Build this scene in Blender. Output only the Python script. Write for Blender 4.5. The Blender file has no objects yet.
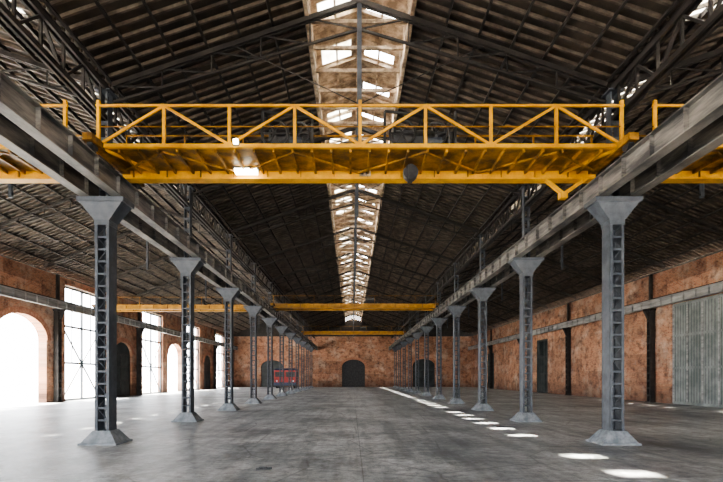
import bpy, math, random
from mathutils import Vector
random.seed(3)
EYE=1.7
XL,XR=-6.33,6.71           # column lines
WL,WR=-20.0,20.3           # inner wall faces
Y0,Y1=-12.0,82.0
BAY=6.2
CY=[12.4+BAY*k for k in range(-3,11)]
col=bpy.context.scene.collection

# ---------------------------------------------------------------- materials
def nmat(name):
    m=bpy.data.materials.new(name); m.use_nodes=True
    nt=m.node_tree; b=nt.nodes["Principled BSDF"]; return m,nt,b
def mixc(nt,f,a,b,t='MIX'):
    n=nt.nodes.new('ShaderNodeMix'); n.data_type='RGBA'; n.blend_type=t
    for s,v in ((0,f),(6,a),(7,b)):
        if isinstance(v,(int,float)): n.inputs[s].default_value=v
        elif isinstance(v,tuple): n.inputs[s].default_value=v if len(v)==4 else v+(1,)
        else: nt.links.new(v,n.inputs[s])
    return n.outputs[2]
def noise(nt,scale,detail=5,rough=.6,vec=None,stretch=None):
    tc=nt.nodes.new('ShaderNodeTexCoord'); v=tc.outputs['Object'] if vec is None else vec
    if stretch:
        mp=nt.nodes.new('ShaderNodeMapping'); mp.inputs['Scale'].default_value=stretch
        nt.links.new(v,mp.inputs[0]); v=mp.outputs[0]
    n=nt.nodes.new('ShaderNodeTexNoise'); n.inputs['Scale'].default_value=scale
    n.inputs['Detail'].default_value=detail; n.inputs['Roughness'].default_value=rough
    nt.links.new(v,n.inputs['Vector']); return n.outputs['Fac']
def ramp(nt,f,stops):
    r=nt.nodes.new('ShaderNodeValToRGB'); e=r.color_ramp.elements
    e[0].position=stops[0][0]; e[0].color=stops[0][1]+(1,)
    e[1].position=stops[-1][0]; e[1].color=stops[-1][1]+(1,)
    for p,c in stops[1:-1]:
        x=e.new(p); x.color=c+(1,)
    nt.links.new(f,r.inputs[0]); return r.outputs[0]
def bump(nt,b,f,s=.3,d=.02):
    n=nt.nodes.new('ShaderNodeBump'); n.inputs['Strength'].default_value=s; n.inputs['Distance'].default_value=d
    nt.links.new(f,n.inputs['Height']); nt.links.new(n.outputs[0],b.inputs['Normal'])
def painted(name,c1,c2,scale=3,rough=.5,metal=0.0,lo=.4,hi=.65,stretch=None):
    m,nt,b=nmat(name)
    f=noise(nt,scale,7,.65,stretch=stretch)
    c=ramp(nt,f,[(lo,c1),(hi,c2)])
    nt.links.new(c,b.inputs['Base Color']); b.inputs['Roughness'].default_value=rough
    b.inputs['Metallic'].default_value=metal; bump(nt,b,f,.15,.01); return m
STEEL=painted('steel_grey_paint',(.034,.042,.054),(.082,.094,.112),2.5,.5)
GIRD=painted('girder_grey_paint',(.05,.05,.052),(.26,.24,.215),1.8,.5,stretch=(1,.4,3))
DARK=painted('dark_roof_steel',(.014,.012,.011),(.038,.032,.028),2,.6)
PALE=painted('base_paint',(.12,.14,.16),(.26,.28,.30),5,.6)
YEL=painted('crane_yellow',(.52,.235,.006),(.80,.41,.012),1.6,.45,lo=.35,hi=.58)
YELD=painted('crane_yellow_dirty',(.10,.045,.004),(.48,.225,.010),2.0,.5)
YELF=painted('crane_yellow_faded',(.30,.15,.01),(.55,.28,.02),2.0,.5)
BLACK=painted('machine_black',(.012,.012,.013),(.04,.04,.042),4,.5)
LIME=painted('lantern_wood',(.20,.14,.09),(.62,.49,.35),3,.7)
ROOF=painted('roof_sheet',(.014,.011,.008),(.075,.056,.041),.8,.6,lo=.35,hi=.7)
RIB=painted('roof_rib',(.045,.035,.027),(.16,.128,.098),2,.6)
GREEN=painted('door_grey',(.15,.17,.165),(.27,.29,.28),1.2,.6)
GREEND=painted('door_green_dark',(.02,.028,.028),(.05,.06,.06),1.2,.6)
RED=painted('red_paint',(.28,.015,.012),(.45,.04,.025),2,.4)
BLUE=painted('navy_paint',(.02,.03,.07),(.04,.06,.12),2,.4)
WHITE=painted('white_frame',(.5,.53,.55),(.7,.72,.74),3,.5)
WALLST=painted('wall_runway_paint',(.20,.20,.20),(.44,.43,.41),1.5,.5,stretch=(1,.3,3))
STONE=painted('arch_trim_brick',(.34,.14,.08),(.50,.26,.17),6,.8)
def lampmat():
    m,nt,b=nmat('lamp_glow'); b.inputs['Base Color'].default_value=(1,1,1,1)
    b.inputs['Emission Color'].default_value=(1,.93,.75,1); b.inputs['Emission Strength'].default_value=22
    return m
LAMP=lampmat()
def frosted():
    m=bpy.data.materials.new('frosted_panel'); m.use_nodes=True; nt=m.node_tree
    nt.nodes.clear(); o=nt.nodes.new('ShaderNodeOutputMaterial')
    t=nt.nodes.new('ShaderNodeBsdfTranslucent'); d=nt.nodes.new('ShaderNodeBsdfDiffuse')
    f=noise(nt,1.2); c=ramp(nt,f,[(.35,(.35,.33,.28)),(.6,(.9,.9,.86))])
    nt.links.new(c,t.inputs[0]); d.inputs[0].default_value=(.7,.7,.66,1)
    mx=nt.nodes.new('ShaderNodeMixShader'); mx.inputs[0].default_value=.2
    nt.links.new(t.outputs[0],mx.inputs[1]); nt.links.new(d.outputs[0],mx.inputs[2]); nt.links.new(mx.outputs[0],o.inputs[0])
    return m
FROST=frosted()
def brick(name,axis):
    m,nt,b=nmat(name)
    tc=nt.nodes.new('ShaderNodeTexCoord'); sp=nt.nodes.new('ShaderNodeSeparateXYZ'); nt.links.new(tc.outputs['Object'],sp.inputs[0])
    cb=nt.nodes.new('ShaderNodeCombineXYZ'); nt.links.new(sp.outputs[axis],cb.inputs[0]); nt.links.new(sp.outputs[2],cb.inputs[1])
    br=nt.nodes.new('ShaderNodeTexBrick'); nt.links.new(cb.outputs[0],br.inputs[0])
    br.inputs['Color1'].default_value=(.38,.145,.075,1); br.inputs['Color2'].default_value=(.60,.265,.145,1)
    br.inputs['Mortar'].default_value=(.42,.33,.25,1); br.inputs['Scale'].default_value=1
    br.inputs['Mortar Size'].default_value=.014; br.inputs['Brick Width'].default_value=.27; br.inputs['Row Height'].default_value=.085
    f=noise(nt,.45,9,.7,cb.outputs[0]); pl=ramp(nt,f,[(.50,(0,0,0)),(.62,(.8,.8,.8))])
    c=mixc(nt,pl,br.outputs[0],(.60,.46,.36))
    f4=noise(nt,.8,9,.75,cb.outputs[0]); gr=ramp(nt,f4,[(.56,(0,0,0)),(.66,(.6,.6,.6))])
    c=mixc(nt,gr,c,(.34,.31,.29))
    f2=noise(nt,1.4,9,.75,cb.outputs[0]); dk=ramp(nt,f2,[(.36,(.32,.28,.27)),(.52,(1,1,1))])
    c=mixc(nt,1.0,c,dk,'MULTIPLY')
    b2=nt.nodes.new('ShaderNodeTexBrick'); nt.links.new(cb.outputs[0],b2.inputs[0]); b2.inputs['Scale'].default_value=1
    b2.inputs['Brick Width'].default_value=2.3; b2.inputs['Row Height'].default_value=1.1; b2.inputs['Mortar Size'].default_value=0
    b2.inputs['Color1'].default_value=(.66,.62,.60,1); b2.inputs['Color2'].default_value=(1.12,1.10,1.07,1)
    c=mixc(nt,1.0,c,b2.outputs[0],'MULTIPLY')
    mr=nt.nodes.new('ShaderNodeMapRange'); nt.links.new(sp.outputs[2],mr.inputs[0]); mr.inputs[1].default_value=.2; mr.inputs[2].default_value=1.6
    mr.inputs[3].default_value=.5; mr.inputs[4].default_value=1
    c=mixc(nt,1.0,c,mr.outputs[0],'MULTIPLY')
    nt.links.new(c,b.inputs['Base Color']); b.inputs['Roughness'].default_value=.85
    bump(nt,b,br.outputs[1],-.3,.01); return m
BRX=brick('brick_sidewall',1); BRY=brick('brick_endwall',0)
def concrete():
    m,nt,b=nmat('concrete_floor')
    tc=nt.nodes.new('ShaderNodeTexCoord')
    br=nt.nodes.new('ShaderNodeTexBrick'); mp=nt.nodes.new('ShaderNodeMapping'); mp.inputs['Location'].default_value=(-.19,0,0)
    nt.links.new(tc.outputs['Object'],mp.inputs[0]); nt.links.new(mp.outputs[0],br.inputs[0]); br.offset=0
    br.inputs['Color1'].default_value=(.37,.395,.41,1); br.inputs['Color2'].default_value=(.43,.45,.465,1); br.inputs['Mortar'].default_value=(.22,.23,.24,1)
    br.inputs['Scale'].default_value=1; br.inputs['Mortar Size'].default_value=.010; br.inputs['Brick Width'].default_value=6.52; br.inputs['Row Height'].default_value=3.1
    f=noise(nt,.30,10,.72); a=ramp(nt,f,[(.36,(.42,.43,.45)),(.48,(.78,.79,.80)),(.62,(1.3,1.3,1.28))])
    c=mixc(nt,1.0,br.outputs[0],a,'MULTIPLY')
    f2=noise(nt,3.2,13,.9); a2=ramp(nt,f2,[(.40,(.22,.23,.25)),(.50,(.95,.95,.95)),(.60,(1.4,1.4,1.4))])
    c=mixc(nt,1.0,c,a2,'MULTIPLY')
    f3=noise(nt,.9,6,.6,stretch=(2.2,.25,1)); a3=ramp(nt,f3,[(.40,(.66,.67,.68)),(.52,(1,1,1))])
    c=mixc(nt,1.0,c,a3,'MULTIPLY')
    vo=nt.nodes.new('ShaderNodeTexVoronoi'); vo.feature='DISTANCE_TO_EDGE'; vo.inputs['Scale'].default_value=.45
    ad=nt.nodes.new('ShaderNodeVectorMath'); ad.operation='ADD'; nt.links.new(tc.outputs['Object'],ad.inputs[0])
    nn=nt.nodes.new('ShaderNodeTexNoise'); nn.inputs['Scale'].default_value=1.5; nn.inputs['Detail'].default_value=6; nt.links.new(nn.outputs['Color'],ad.inputs[1])
    nt.links.new(ad.outputs[0],vo.inputs['Vector'])
    cr=ramp(nt,vo.outputs['Distance'],[(0,(.4,.4,.4)),(.014,(1,1,1))]); c=mixc(nt,.7,c,cr,'MULTIPLY')
    nt.links.new(c,b.inputs['Base Color'])
    r=ramp(nt,f2,[(.3,(.30,.30,.30)),(.7,(.6,.6,.6))]); nt.links.new(r,b.inputs['Roughness'])
    bump(nt,b,f2,.25,.01); return m
CONC=concrete()
GROUND=painted('outside_paving',(.38,.37,.35),(.5,.49,.46),.6,.9)

# ---------------------------------------------------------------- mesh builder
class MB:
    def __init__(s): s.v=[];s.f=[];s.m=[];s.mats=[]
    def mi(s,mat):
        if mat not in s.mats: s.mats.append(mat)
        return s.mats.index(mat)
    def hexa(s,p,mat):
        b=len(s.v); s.v+= [tuple(q) for q in p]; i=s.mi(mat)
        for q in ((0,3,2,1),(4,5,6,7),(0,1,5,4),(1,2,6,5),(2,3,7,6),(3,0,4,7)):
            s.f.append(tuple(b+k for k in q)); s.m.append(i)
    def box(s,x0,x1,y0,y1,z0,z1,mat):
        s.hexa([(x0,y0,z0),(x1,y0,z0),(x1,y1,z0),(x0,y1,z0),(x0,y0,z1),(x1,y0,z1),(x1,y1,z1),(x0,y1,z1)],mat)
    def frus(s,cx,cy,z0,z1,a0,b0,a1,b1,mat):
        s.hexa([(cx-a0,cy-b0,z0),(cx+a0,cy-b0,z0),(cx+a0,cy+b0,z0),(cx-a0,cy+b0,z0),
                (cx-a1,cy-b1,z1),(cx+a1,cy-b1,z1),(cx+a1,cy+b1,z1),(cx-a1,cy+b1,z1)],mat)
    def beam(s,p,q,w,h,mat,up=(0,0,1)):
        p=Vector(p);q=Vector(q);d=(q-p).normalized();up=Vector(up)
        if abs(d.dot(up))>.99: up=Vector((0,1,0))
        r=d.cross(up).normalized();u=r.cross(d).normalized();r*=w/2;u*=h/2
        s.hexa([p-r-u,p+r-u,q+r-u,q-r-u,p-r+u,p+r+u,q+r+u,q-r+u],mat)
    def cyl(s,p,q,r,mat,n=14,r2=None):
        p=Vector(p);q=Vector(q);d=(q-p).normalized();a=Vector((0,0,1)) if abs(d.z)<.9 else Vector((1,0,0))
        u=d.cross(a).normalized();w=d.cross(u).normalized();b=len(s.v);i=s.mi(mat);r2=r if r2 is None else r2
        for k in range(n):
            t=2*math.pi*k/n;s.v.append(tuple(p+(u*math.cos(t)+w*math.sin(t))*r))
        for k in range(n):
            t=2*math.pi*k/n;s.v.append(tuple(q+(u*math.cos(t)+w*math.sin(t))*r2))
        for k in range(n):
            s.f.append((b+k,b+(k+1)%n,b+n+(k+1)%n,b+n+k));s.m.append(i)
        s.f.append(tuple(b+k for k in reversed(range(n))));s.m.append(i)
        s.f.append(tuple(b+n+k for k in range(n)));s.m.append(i)
    def poly(s,pts,axis,t0,t1,mat):
        b=len(s.v);n=len(pts);i=s.mi(mat)
        for t in (t0,t1):
            for a,z in pts: s.v.append((t,a,z) if axis=='x' else (a,t,z))
        s.f.append(tuple(b+k for k in range(n)));s.m.append(i)
        s.f.append(tuple(b+n+k for k in reversed(range(n))));s.m.append(i)
        for k in range(n):
            s.f.append((b+k,b+n+k,b+n+(k+1)%n,b+(k+1)%n));s.m.append(i)
    def obj(s,name,loc=(0,0,0)):
        me=bpy.data.meshes.new(name);me.from_pydata(s.v,[],s.f)
        for m in s.mats: me.materials.append(m)
        me.polygons.foreach_set('material_index',s.m);me.update()
        import bmesh
        bm=bmesh.new();bm.from_mesh(me);bmesh.ops.recalc_face_normals(bm,faces=bm.faces);bm.to_mesh(me);bm.free()
        return inst(name,me,loc)
def inst(name,me,loc):
    o=bpy.data.objects.new(name,me);o.location=loc;col.objects.link(o);return o

# ---------------------------------------------------------------- floor / ground
m=MB();m.box(WL-.55,WR+.55,Y0-.55,Y1+.55,-.3,0,CONC);m.obj('floor')
m=MB();m.box(-150,150,-120,220,-.5,-.31,GROUND);m.obj('ground')

# ---------------------------------------------------------------- walls
WT=8.6
def wall(name,axis,t0,t1,a0,a1,top,ops,mat,trim_side):
    m=MB();cur=a0
    for (c,h,s,ar) in sorted(ops):
        m.poly([(cur,0),(c-h,0),(c-h,top),(cur,top)],axis,t0,t1,mat)
        if ar:
            pts=[(c-h,top)]
            for k in range(17):
                t=math.pi-math.pi*k/16;pts.append((c+h*math.cos(t),s+h*.62*math.sin(t)))
            pts.append((c+h,top));m.poly(pts,axis,t0,t1,mat)
            tt0,tt1=sorted((trim_side,trim_side+(t1-t0)*.12*(1 if t0==trim_side else -1)*-1))
            for k in range(16):
                A=math.pi-math.pi*k/16;B=math.pi-math.pi*(k+1)/16
                q=[(c+r*math.cos(t),s+(r-h+h*.62)*math.sin(t)) for r,t in ((h,A),(h,B),(h+.4,B),(h+.4,A))]
                m.poly(q,axis,tt0,tt1,STONE)
        else:
            m.poly([(c-h,s),(c+h,s),(c+h,top),(c-h,top)],axis,t0,t1,mat)
        cur=c+h
    m.poly([(cur,0),(a1,0),(a1,top),(cur,top)],axis,t0,t1,mat)
    return m.obj(name)
wins=[-1.1,11.3,23.7,36.1,48.5,60.9,73.3]
arches=[(4.9,2.0),(17.3,2.0),(29.2,2.35),(54.5,2.2)]
closed=[(42.1,1.7),(66.9,1.7)]
opsL=[(c,2.5,8.15,False) for c in wins]+[(c,h,4.1,True) for c,h in arches]+[(c,h,3.7,True) for c,h in closed]
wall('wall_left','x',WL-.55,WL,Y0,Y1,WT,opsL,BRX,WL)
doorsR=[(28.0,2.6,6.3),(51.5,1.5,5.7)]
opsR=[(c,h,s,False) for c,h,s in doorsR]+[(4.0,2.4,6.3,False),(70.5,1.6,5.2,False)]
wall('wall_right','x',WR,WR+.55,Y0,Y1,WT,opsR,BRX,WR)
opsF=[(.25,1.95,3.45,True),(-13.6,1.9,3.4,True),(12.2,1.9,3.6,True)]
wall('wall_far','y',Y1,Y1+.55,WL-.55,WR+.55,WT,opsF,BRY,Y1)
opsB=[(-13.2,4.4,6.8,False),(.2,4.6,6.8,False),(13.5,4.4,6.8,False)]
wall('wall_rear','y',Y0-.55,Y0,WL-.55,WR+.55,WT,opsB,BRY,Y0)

VZ=9.4; NS=.34; XC=(XL+XR)/2
RN=VZ+(XR-XL)/2*NS
ALx=(WL+XL)/2; ARx=(WR+XR)/2
RA=VZ+abs(XL-ALx)*NS; EZ=8.85
prof=[(WL-.55,WT),(WL-.55,EZ-.03),(ALx,RA-.03),(XL,VZ-.03),(XC,RN-.03),(XR,VZ-.03),(ARx,RA-.03),(WR+.55,EZ-.03),(WR+.55,WT)]
for nm,y in (('wall_far_gable',Y1),('wall_rear_gable',Y0-.3)):
    m=MB()
    for i in range(1,len(prof)-2):
        a,b=prof[i],prof[i+1];m.poly([(a[0],WT),(b[0],WT),b,a],'y',y,y+.3,DARK)
    m.obj(nm)

# doors
def arched_door(name,c,h,s,axis,t,sg,mat):
    m=MB();H=h-.001;pts=[(c-H,0.001),(c+H,0.001)]
    for k in range(17):
        a=math.pi*k/16;pts.append((c+H*math.cos(a),s+H*.62*math.sin(a)))
    m.poly(pts,axis,t,t+.08*sg,mat)
    e=t-.03*sg
    for dx in (-h+.08,-.06,.06,h-.08):
        m.poly([(c+dx-.05,0.01),(c+dx+.05,0.01),(c+dx+.05,s),(c+dx-.05,s)],axis,e,t,BLACK)
    for z in (.15,1.4,2.6,s):
        m.poly([(c-h+.1,z-.06),(c+h-.1,z-.06),(c+h-.1,z+.06),(c-h+.1,z+.06)],axis,e,t,BLACK)
    m.obj(name)
arched_door('door_1',.25,1.95,3.45,'y',Y1+.25,1,BLACK)
arched_door('door_2',-13.6,1.9,3.4,'y',Y1+.25,1,GREEND)
arched_door('door_3',12.2,1.9,3.6,'y',Y1+.25,1,GREEND)
arched_door('door_4',42.1,1.7,3.7,'x',WL-.2,-1,GREEND)
arched_door('door_5',66.9,1.7,3.7,'x',WL-.2,-1,GREEND)
def slide_door(name,c,h,s,mat):
    m=MB();x=WR+.08
    m.box(x,x+.08,c-h+.001,c+h-.001,.001,s-.001,mat)
    n=4
    for i in range(n+1):
        y=c-h+.07+(2*h-.14)*i/n;m.box(x-.05,x,y-.05,y+.05,.02,s-.02,WALLST if mat is GREEN else mat)
    for z in (.1,s*.36,s*.68,s-.1):
        m.box(x-.04,x,c-h+.02,c+h-.02,z-.07,z+.07,mat)
    for i in range(1,22):
        y=c-h+2*h*i/22;m.box(x-.012,x,y-.01,y+.01,.1,s-.1,GREEND)
    m.obj(name)
slide_door('door_6',28.0,2.6,6.3,GREEN);slide_door('door_7',51.5,1.5,5.7,GREEND)
slide_door('door_8',4.0,2.4,6.3,GREEN);slide_door('door_9',70.5,1.6,5.2,GREEND)

# tall windows left wall : steel frame with bracing
m=MB();x=-.3;H=8.13;w=2.48;t=.07
for y in (-w+.05,-.02,w-.05): m.box(x,x+.12,y-t,y+t,0.01,H,STEEL)
for z in (.08,2.7,5.3,6.7,H-.08): m.box(x,x+.1,-w,w,z-.07,z+.07,STEEL)
for y in (-w/2,w/2): m.box(x+.02,x+.07,y-.03,y+.03,2.7,H,STEEL)
for a,b in ((-w,0),(w,0)):
    m.beam((x+.05,a,.1),(x+.05,b,2.7),.07,.10,STEEL)
    m.beam((x+.05,a,5.3),(x+.05,b,2.7),.07,.10,STEEL)
w0=m.obj('window_1',(WL,wins[0],0))
for i,c in enumerate(wins[1:]): inst('window_%d'%(i+2),w0.data,(WL,c,0))

# wall pilasters + wall runway beams
m=MB()
for s in (-1,1): m.box(-.16,.16,s*.17-.02,s*.17+.02,0,6.1,DARK)
m.box(-.02,.02,-.17,.17,0,6.1,DARK)
for k in range(12): m.box(-.165,-.15,-.15,.15,.4+k*.5,.52+k*.5,DARK);m.box(.15,.165,-.15,.15,.4+k*.5,.52+k*.5,DARK)
m.box(-.2,.2,-.3,.3,0,.05,DARK);m.frus(0,0,6.1,6.25,.18,.2,.2,.3,DARK)
m.box(-.08,.08,-.1,.1,6.25,8.6,DARK)
for X,sg in ((WL+.22,1),(WR-.22,-1)):
    mm=MB();mm.v=list(m.v);mm.f=list(m.f);mm.m=list(m.m);mm.mats=list(m.mats)
    a,b_=.165*sg,.50*sg
    mm.hexa([(a,-.1,5.6),(a+.05*sg,-.1,5.6),(a+.05*sg,.1,5.6),(a,.1,5.6),(a,-.1,6.24),(b_,-.1,6.24),(b_,.1,6.24),(a,.1,6.24)],DARK)
    me=None
    for k in range(-1,6):
        Y=7.6+12.4*k
        if me is None: me=mm.obj('steel_pilaster',(X,Y,0)).data
        else: inst('steel_pilaster',me,(X,Y,0))
def girder(y0,y1,mat,w=.13):
    m=MB();z0=6.25
    m.box(-w,w,y0,y1,z0,z0+.03,mat);m.box(-w,w,y0,y1,z0+.49,z0+.52,mat);m.box(-.015,.015,y0,y1,z0+.03,z0+.49,mat)
    m.box(-.03,.03,y0,y1,z0+.52,z0+.60,DARK)
    y=y0+.3
    while y<y1:
        m.box(-w+.02,w-.02,y-.01,y+.01,z0+.03,z0+.49,mat);y+=BAY/6
    return m
GO=.40
gm=girder(Y0+.05,Y1-.05,GIRD)
g=gm.obj('crane_runway_beam',(XL-GO,0,0))
for X in (XL+GO,XR-GO,XR+GO): inst('crane_runway_beam',g.data,(X,0,0))
g=girder(Y0+.05,Y1-.05,WALLST).obj('crane_runway_beam',(WL+.55,0,0));inst('crane_runway_beam',g.data,(WR-.55,0,0))

# ---------------------------------------------------------------- columns
m=MB();q=.18
m.box(-.48,.48,-.45,.45,0,.05,PALE);m.frus(0,0,.05,.34,.44,.40,.22,.24,PALE)
for s in (-1,1):
    m.box(s*(q-.015)-.015,s*(q-.015)+.015,-.20,.20,.34,5.7,STEEL)
    for t in (-1,1):
        x0,x1=sorted((s*q,s*(q-.07)));m.box(x0,x1,t*.19-.012,t*.19+.012,.34,5.7,STEEL)
z=.6;i=0
while z<5.5:
    for t in (-1,1):
        m.box(-q+.04,q-.04,t*.175-.005,t*.175+.005,z-.025,z+.025,STEEL)
        sx=1 if i%2 else -1
        m.beam((-(q-.05)*sx,t*.165,z),((q-.05)*sx,t*.165,z+.31),.008,.035,STEEL,up=(0,1,0))
    z+=.31;i+=1
m.box(-.19,.19,-.22,.22,5.55,5.68,STEEL)
m.frus(0,0,5.68,6.12,.20,.22,.54,.28,STEEL);m.box(-.59,.59,-.31,.31,6.12,6.24,STEEL)
for s in (-1,1):
    m.box(s*.10-.015,s*.10+.015,-.12,.12,6.24,9.0,STEEL)
z=6.5
while z<8.9:
    for t in (-1,1): m.box(-.10,.10,t*.115-.006,t*.115+.006,z-.05,z+.05,STEEL)
    z+=.42
m.box(-.2,.2,-.2,.2,8.98,9.02,STEEL)
cm=None
for X in (XL,XR):
    for Y in CY:
        if cm is None: cm=m.obj('steel_column',(X,Y,0)).data
        else: inst('steel_column',cm,(X,Y,0))
# longitudinal lattice girders
m=MB();za,zb=8.3,9.05
for z in (za,zb):
    for s in (-.07,.07): m.box(s-.03,s+.03,Y0+.05,Y1-.05,z-.06,z+.06,DARK)
y=Y0+.1;k=0;st=BAY/8
while y<Y1-.9:
    a,b=(za,zb) if k%2 else (zb,za)
    m.beam((0,y,a),(0,y+st,b),.05,.07,DARK,up=(1,0,0));m.box(-.03,.03,y-.025,y+.025,za,zb,DARK)
    y+=st;k+=1
lg=m.obj('lattice_girder',(XL,0,0));inst('lattice_girder',lg.data,(XR,0,0))

# ---------------------------------------------------------------- roof
roof=MB()
def slope(xa,za,xb,zb,ya=Y0,yb=Y1,frost=None):
    d=Vector((xb-xa,0,zb-za));L=d.length;d.normalize();n=Vector((-d.z,0,d.x))
    if n.z<0:n=-n
    a=Vector((xa,0,za))
    def pt(s,y,o): q=a+d*s+n*o;return (q.x,y,q.z)
    def slab(s0,s1,y0,y1,o0,o1,mat):
        roof.hexa([pt(s0,y0,o0),pt(s1,y0,o0),pt(s1,y1,o0),pt(s0,y1,o0),pt(s0,y0,o1),pt(s1,y0,o1),pt(s1,y1,o1),pt(s0,y1,o1)],mat)
    if frost is None: slab(0,L,ya,yb,0,.05,ROOF)
    else:
        f0,f1=frost
        slab(0,f0,ya,yb,0,.05,ROOF);slab(f1,L,ya,yb,0,.05,ROOF)
        y=ya;i=0
        while y<yb-.01:
            y2=min(y+BAY/3,yb);slab(f0,f1,y,y2,0,.05,FROST if i%3!=2 else ROOF);y=y2;i+=1
    npur=int(L/.9)
    for k in range(npur+1):
        s=.08+(L-.16)*k/npur;slab(s-.03,s+.03,ya,yb,-.15,-.05,DARK)
    y=ya+.2
    while y<yb:
        slab(0,L,y-.03,y+.03,-.075,0,RIB);y+=.34
LH=1.35
slope(XL,VZ,XC-LH,RN-LH*NS);slope(XR,VZ,XC+LH,RN-LH*NS)
AH=.7
slope(XL,VZ,ALx+AH,RA-AH*NS,frost=(.9,1.3));slope(XR,VZ,ARx-AH,RA-AH*NS,frost=(.7,1.5))
so=(RA-EZ)/(WR+.55-ARx)
slope(WL-.55,EZ,ALx-AH,RA-AH*so);slope(WR+.55,EZ,ARx+AH,RA-AH*so)
roof.obj('ceiling')

def lantern(name,cx,h,zb,up,hole,hl=.42):
    m=MB();zs=zb-.1;zt=zb+up
    for s in (-1,1):
        x=cx+s*h;m.box(x-.05,x+.05,Y0,Y1,zs-.12,zb+.12,LIME);m.box(x-.04,x+.04,Y0,Y1,zt-.08,zt,LIME)
        y=Y0+.1
        while y<Y1:
            m.box(x-.04,x+.04,y-.04,y+.04,zb,zt,LIME);y+=BAY/6
        for k in range(3):
            z=zb+.2+k*(up-.25)/3;m.beam((x+s*.05,Y0,z),(x+s*.05,Y1,z),.14,.015,LIME,up=(s*.7,0,.7))
    e=h+.32;cs=.34;zr=zt+.02+h*cs
    def cz(u): return zr-abs(u)*cs
    def capseg(u0,u1,y0,y1,mat,t=.03,o=0):
        m.hexa([(cx+u0,y0,cz(u0)+o),(cx+u1,y0,cz(u1)+o),(cx+u1,y1,cz(u1)+o),(cx+u0,y1,cz(u0)+o),
                (cx+u0,y0,cz(u0)+t+o),(cx+u1,y0,cz(u1)+t+o),(cx+u1,y1,cz(u1)+t+o),(cx+u0,y1,cz(u0)+t+o)],mat)
    a,b=hole
    capseg(-e,-b,Y0,Y1,LIME);capseg(-a,0,Y0,Y1,LIME);capseg(0,a,Y0,Y1,LIME);capseg(b,e,Y0,Y1,LIME)
    st=BAY*.3;y=Y0;i=0
    while y<Y1-.01:
        y2=min(y+st,Y1);ym=min(y+st-hl,y2)
        yf=min(y+st-.75,y2)
        capseg(-b,-a,y,yf,LIME);capseg(a,b,y,ym,LIME)
        if yf<y2: capseg(-b,-a,yf,y2,FROST if i%4!=3 else LIME)
        if ym<y2 and i%7==5: capseg(a,b,ym,y2,FROST)
        y=y2;i+=1
    y=Y0+.1
    while y<Y1:
        for s in (-1,1):
            m.beam((cx,y,cz(0)-.06),(cx+s*e,y,cz(e)-.06),.06,.1,LIME)
        m.beam((cx-h,y,zb+.05),(cx+h,y,zb+.05),.07,.10,LIME)
        y+=BAY/6
    m.box(cx-.05,cx+.05,Y0,Y1,cz(0)-.16,cz(0)-.02,LIME)
    for u in (-h*.5,h*.5): m.box(cx+u-.03,cx+u+.03,Y0,Y1,cz(u)-.09,cz(u)-.01,LIME)
    m.obj(name)
lantern('roof_lantern',XC,LH,RN-LH*NS,.75,(.22,1.16))
lantern('roof_lantern',ALx,AH,RA-AH*NS,.4,(.15,.5))
lantern('roof_lantern',ARx,AH,RA-AH*NS,.4,(.15,.5))

def truss(name,xa,za,xr,zr,xb,zb,h,king=True):
    m=MB();o=.27
    tz=8.72
    P=lambda x:(za+(zr-za)*(x-xa)/(xr-xa) if x<xr else zb+(zr-zb)*(xb-x)/(xb-xr))-o
    for s,xe,ze in ((-1,xa,za),(1,xb,zb)):
        i=xe-s*.18
        for t in (-.05,.05): m.beam((i,t,P(i)),(xr,t,P(xr)),.04,.12,DARK)
        lo=lambda x:(tz+.05)+(P(xr)-.75-tz)*(abs(x-i)/abs(xr-i))
        m.beam((i,0,lo(i)),(xr,0,lo(xr)),.05,.06,DARK)
        n=5;prev=i
        for k in range(1,n+1):
            x=i+(xr-i)*k/n
            if k<n: m.beam((x,0,P(x)),(x,0,lo(x)),.035,.035,DARK)
            m.beam((prev,0,P(prev)),(x,0,lo(x)),.03,.035,DARK);prev=x
    m.cyl((xa+.18,0,tz),(xb-.18,0,tz),.016,DARK,8)
    m.box(xr-.06,xr+.06,-.06,.06,7.9 if king else tz-.1,P(xr)+.2,STEEL)
    for s in (-1,1): m.cyl((xr,0,tz),(xr+s*(xb-xa)*.25,0,P(xr+s*(xb-xa)*.25)),.014,DARK,8)
    return m
for (nm,a) in (('N',(XL,VZ,XC,RN,XR,VZ,LH,True)),('L',(WL,EZ+.2,ALx,RA,XL,VZ,AH,False)),('R',(XR,VZ,ARx,RA,WR,EZ+.2,AH,False))):
    me=None
    for Y in CY:
        if me is None: me=truss('roof_truss',*a).obj('roof_truss',(0,Y,0)).data
        else: inst('roof_truss',me,(0,Y,0))

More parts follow.
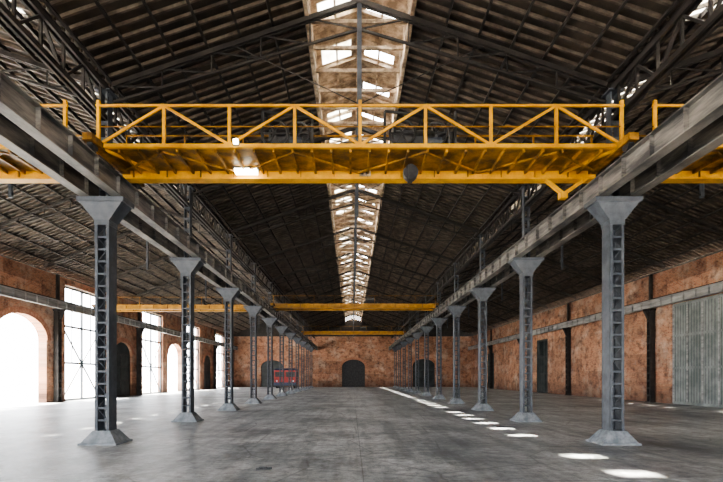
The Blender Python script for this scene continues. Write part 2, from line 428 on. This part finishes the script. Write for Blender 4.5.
# ---------------------------------------------------------------- cranes
def crane(xa,xb,fine=True,style='lattice'):
    m=MB();zc=EYE+5.36;zt=EYE+6.36;L=xb-xa;D=1.42
    if style=='plain':
        for y0 in (0,D-.15):
            m.box(xa,xb,y0,y0+.3,EYE+5.50,EYE+5.54,YELF);m.box(xa,xb,y0,y0+.3,EYE+5.20,EYE+5.24,YELF)
            m.box(xa,xb,y0+.12,y0+.18,EYE+5.24,EYE+5.50,YELF)
            k=int(L/1.0)
            for i in range(k+1):
                x=xa+.05+(L-.1)*i/k;m.box(x-.015,x+.015,y0+.02,y0+.28,EYE+5.24,EYE+5.5,YELD)
        for s,x in ((1,xa),(-1,xb)):
            x0,x1=sorted((x+s*-.02,x+s*.20))
            m.box(x0,x1,-.75,D+.75,EYE+5.30,EYE+5.46,YELD)
            for y in (-.5,D+.5): m.cyl(((x+s*.02),y,EYE+5.30),((x+s*.14),y,EYE+5.30),.145,BLACK,18)
        # thin hand-rail
        m.box(xa,xb,-.02,.01,EYE+6.1,EYE+6.13,YELD)
        for i in range(9):
            x=xa+.1+(L-.2)*i/8;m.box(x-.015,x+.015,-.02,.01,EYE+5.5,EYE+6.1,YELD)
        c=(xa+xb)/2+1.2
        m.box(c-.5,c+.5,.1,D,EYE+5.56,EYE+5.72,BLACK);m.cyl((c-.35,.7,EYE+5.9),(c+.35,.7,EYE+5.9),.18,BLACK,18)
        return m
    m.box(xa,xb,-.05,.05,zc-.0,zc+.09,YEL);m.box(xa,xb,-.025,.025,zt-.025,zt+.025,YEL)
    m.box(xa,xb,-.015,.015,zc+.50,zc+.52,YELD)
    n=8
    for i in range(n+1):
        x=xa+.06+(L-.12)*i/n;m.box(x-.035,x+.035,-.035,.035,zc,zt+(.12 if i in(0,n//2,n) else 0),YEL)
        if i<n:
            x2=xa+.06+(L-.12)*(i+1)/n
            a,b=(zc+.08,zt) if i%2==0 else (zt,zc+.08)
            m.beam((x,0,a),(x2,0,b),.06,.04,YEL,up=(0,1,0) )
    m.box(xa,xb,D-.02,D+.02,zt-.02,zt+.02,YELD)
    for i in range(n+1):
        x=xa+.06+(L-.12)*i/n;m.box(x-.02,x+.02,D-.02,D+.02,zc,zt,YELD)
    m.box(xa,xb,.05,D-.15,zc+.02,zc+.06,YELD)
    k=int(L/.45)
    for i in range(k+1):
        x=xa+.05+(L-.1)*i/k;m.box(x-.025,x+.025,.05,D-.15,zc-.07,zc+.02,YELD)
    for i in range(8):
        x=xa+L*i/8;x2=xa+L*(i+1)/8;s=(.1,D-.2) if i%2 else (D-.2,.1)
        m.beam((x,s[0],zc-.05),(x2,s[1],zc-.05),.05,.04,YELD)
    y0=D-.15
    m.box(xa,xb,y0,y0+.3,EYE+5.48,EYE+5.52,YEL);m.box(xa,xb,y0,y0+.3,EYE+5.17,EYE+5.21,YEL)
    m.box(xa,xb,y0+.05,y0+.25,EYE+5.21,EYE+5.48,YEL)
    for i in range(0,k,2):
        x=xa+.3+(L-.6)*i/k;m.box(x-.012,x+.012,y0,y0+.05,EYE+5.21,EYE+5.48,YELD)
    for s,x in ((1,xa),(-1,xb)):
        x0,x1=sorted((x+s*-.02,x+s*.20))
        m.box(x0,x1,-.55,D+.75,EYE+5.30,EYE+5.46,YELD)
        for y in (-.3,D+.5): m.cyl(((x+s*.02),y,EYE+5.30),((x+s*.14),y,EYE+5.30),.145,BLACK,18)
        m.beam((x+s*.15,.0,zc),(x+s*.9,D,zc),.06,.08,YEL)
    if fine:
        c=(xa+xb)/2
        for u,w in ((-1.75,.6),(1.45,.85)):
            q=c+u;zb_=zc+.1
            m.box(q-w,q+w,.3,1.1,zb_,zb_+.1,BLACK)
            m.cyl((q-w*.7,.7,zb_+.40),(q+w*.4,.7,zb_+.40),.26,BLACK,20)
            for xx in (q-w*.75,q+w*.42,q+w*.8): m.cyl((xx,.7,zb_+.40),(xx+.05,.7,zb_+.40),.40,BLACK,24)
            for gx,gr in ((q-w*.5,.31),(q+w*.45,.26)):      # spoked face gears
                gz=zb_+.40
                for a_ in range(16):
                    t0,t1=2*math.pi*a_/16,2*math.pi*(a_+1)/16
                    m.cyl((gx+gr*math.cos(t0),.28,gz+gr*math.sin(t0)),(gx+gr*math.cos(t1),.28,gz+gr*math.sin(t1)),.035,BLACK,6)
                for a_ in range(3):
                    t0=math.pi*a_/3;m.beam((gx-gr*math.cos(t0),.28,gz-gr*math.sin(t0)),(gx+gr*math.cos(t0),.28,gz+gr*math.sin(t0)),.03,.03,BLACK,up=(0,1,0))
            m.box(q+w*.5,q+w,.5,.9,zb_+.1,zb_+.55,BLACK);m.cyl((q+w*.1,.35,zb_+.2),(q+w*.6,.35,zb_+.2),.13,STEEL,16)
            for xx in (q-w,q+w): m.box(xx-.03,xx+.03,.3,.36,zb_,zb_+.95,BLACK)
            m.beam((q-w,.33,zb_+.95),(q+w,.33,zb_+.8),.05,.05,BLACK)
        hx=c+1.3
        m.cyl((hx,.9,EYE+5.2),(hx,1.1,EYE+5.2),.19,BLACK,24);m.box(hx-.06,hx+.06,.86,1.14,EYE+5.0,EYE+5.42,BLACK)
        m.cyl((hx,1.0,EYE+5.2),(hx,1.0,EYE+5.8),.03,BLACK,8)
        m.beam((xb-1.3,D-.1,EYE+5.15),(xb-.85,D-.1,EYE+4.78),.09,.09,YEL);m.beam((xb-.25,D-.1,EYE+5.2),(xb-.85,D-.1,EYE+4.78),.09,.09,YEL)
        m.box(xb-.95,xb-.77,D-.2,D,EYE+4.66,EYE+4.82,YEL)
        lx=-2.72;m.box(lx-.32,lx+.32,1.0,1.22,EYE+5.32,EYE+5.38,STEEL);m.box(lx-.28,lx+.28,.98,1.2,EYE+5.24,EYE+5.32,LAMP)
        m.box(-2.75,-2.65,-.14,-.08,zc+.06,zc+.16,LAMP);m.box(-2.77,-2.63,-.08,-.05,zc+.04,zc+.18,STEEL)
        m.box(c+.0,c+.3,D-.165,D-.15,EYE+5.23,EYE+5.46,LIME)
        for a0,a1 in ((.05,.11),(.17,.2)): m.box(c+a0,c+a1,D-.17,D-.165,EYE+5.27,EYE+5.41,BLACK)
    return m
def put(xa,xb,Y,fine,style='lattice'): crane(xa,xb,fine,style).obj('overhead_crane',(0,Y,0))
nl,nr=XL+.33,XR-.33
put(nl,nr,11.3,True);put(WL+.48,XL-.33,11.3,False);put(XR+.33,WR-.48,11.3,False)
put(nl,nr,36.3,False,'plain');put(WL+.48,XL-.33,36.9,False,'plain');put(nl,nr,58.0,False,'plain')

# ---------------------------------------------------------------- vehicle far left
m=MB();S=.82
def B(x0,x1,y0,y1,z0,z1,mt): m.box(x0*S,x1*S,y0*S,y1*S,z0*S,z1*S,mt)
B(-2.0,2.0,-1.2,3.5,.7,3.3,RED)
m.hexa([tuple(k*S for k in p) for p in [(-2,-1.2,3.3),(2,-1.2,3.3),(2,3.5,3.3),(-2,3.5,3.3),(-1.6,-1.0,3.65),(1.6,-1.0,3.65),(1.6,3.3,3.65),(-1.6,3.3,3.65)]],BLUE)
B(-1.8,-.15,-1.23,-1.2,2.1,3.0,BLACK);B(.15,1.8,-1.23,-1.2,2.1,3.0,BLACK)
B(-2.02,2.02,-1.28,-1.2,.55,1.1,BLUE);B(-2.02,-2.0,-.6,2.9,2.1,3.0,BLACK);B(2.0,2.02,-.6,2.9,2.1,3.0,BLACK)
for x in (-1.5,1.5): m.cyl((x*S,-1.3*S,1.35*S),(x*S,-1.22*S,1.35*S),.14*S,WHITE,14)
B(-1.7,1.7,-1.0,3.3,.4,.7,BLACK)
for x in (-1.75,1.45):
    for y in (-.2,2.5): m.cyl((x*S,y*S,.5*S),((x+.3)*S,y*S,.5*S),.5*S,BLACK,20)
m.obj('truck',(-10.0,73.0,0))

m=MB();m.beam((0,0,.02),(.28,.05,.03),.05,.03,BLACK);m.beam((.05,.03,.03),(.2,-.05,.05),.04,.03,BLACK)
m.obj('metal_scrap',(-1.75,8.8,0))

# ---------------------------------------------------------------- light
w=bpy.data.worlds.new('World');bpy.context.scene.world=w;w.use_nodes=True
bg=w.node_tree.nodes['Background'];bg.inputs[0].default_value=(.95,.97,1,1);bg.inputs[1].default_value=17
l=bpy.data.lights.new('sun','SUN');l.energy=110;l.angle=.03;l.color=(1,.90,.76)
o=bpy.data.objects.new('sun',l);col.objects.link(o)
d=Vector((.345,.02,-1));o.rotation_euler=d.to_track_quat('-Z','Y').to_euler()
def portal(loc,rot,sx,sy):
    l=bpy.data.lights.new('sky_portal','AREA');l.shape='RECTANGLE';l.size=sx;l.size_y=sy
    l.cycles.is_portal=True
    o=bpy.data.objects.new('sky_portal',l);o.location=loc;o.rotation_euler=rot;col.objects.link(o)
for c in wins: portal((WL-.6,c,4.1),(0,-math.pi/2,0),8.1,5)
for c,h in arches: portal((WL-.6,c,2.7),(0,-math.pi/2,0),5.4,2*h)
for c,h,s,a in opsB: portal((c,Y0-.6,s/2),(math.pi/2,0,0),2*h,s)
try: bpy.context.scene.view_settings.look='AgX - Medium High Contrast'
except Exception as e: print(e)

# ---------------------------------------------------------------- camera
cd=bpy.data.cameras.new('camera');cd.sensor_width=36;cd.lens=24.0
cd.shift_x=(361.5-352)/723;cd.shift_y=(377-241)/723;cd.clip_end=500
co=bpy.data.objects.new('camera',cd);co.location=(0,0,EYE);co.rotation_euler=(math.pi/2,0,0);col.objects.link(co)
bpy.context.scene.camera=co
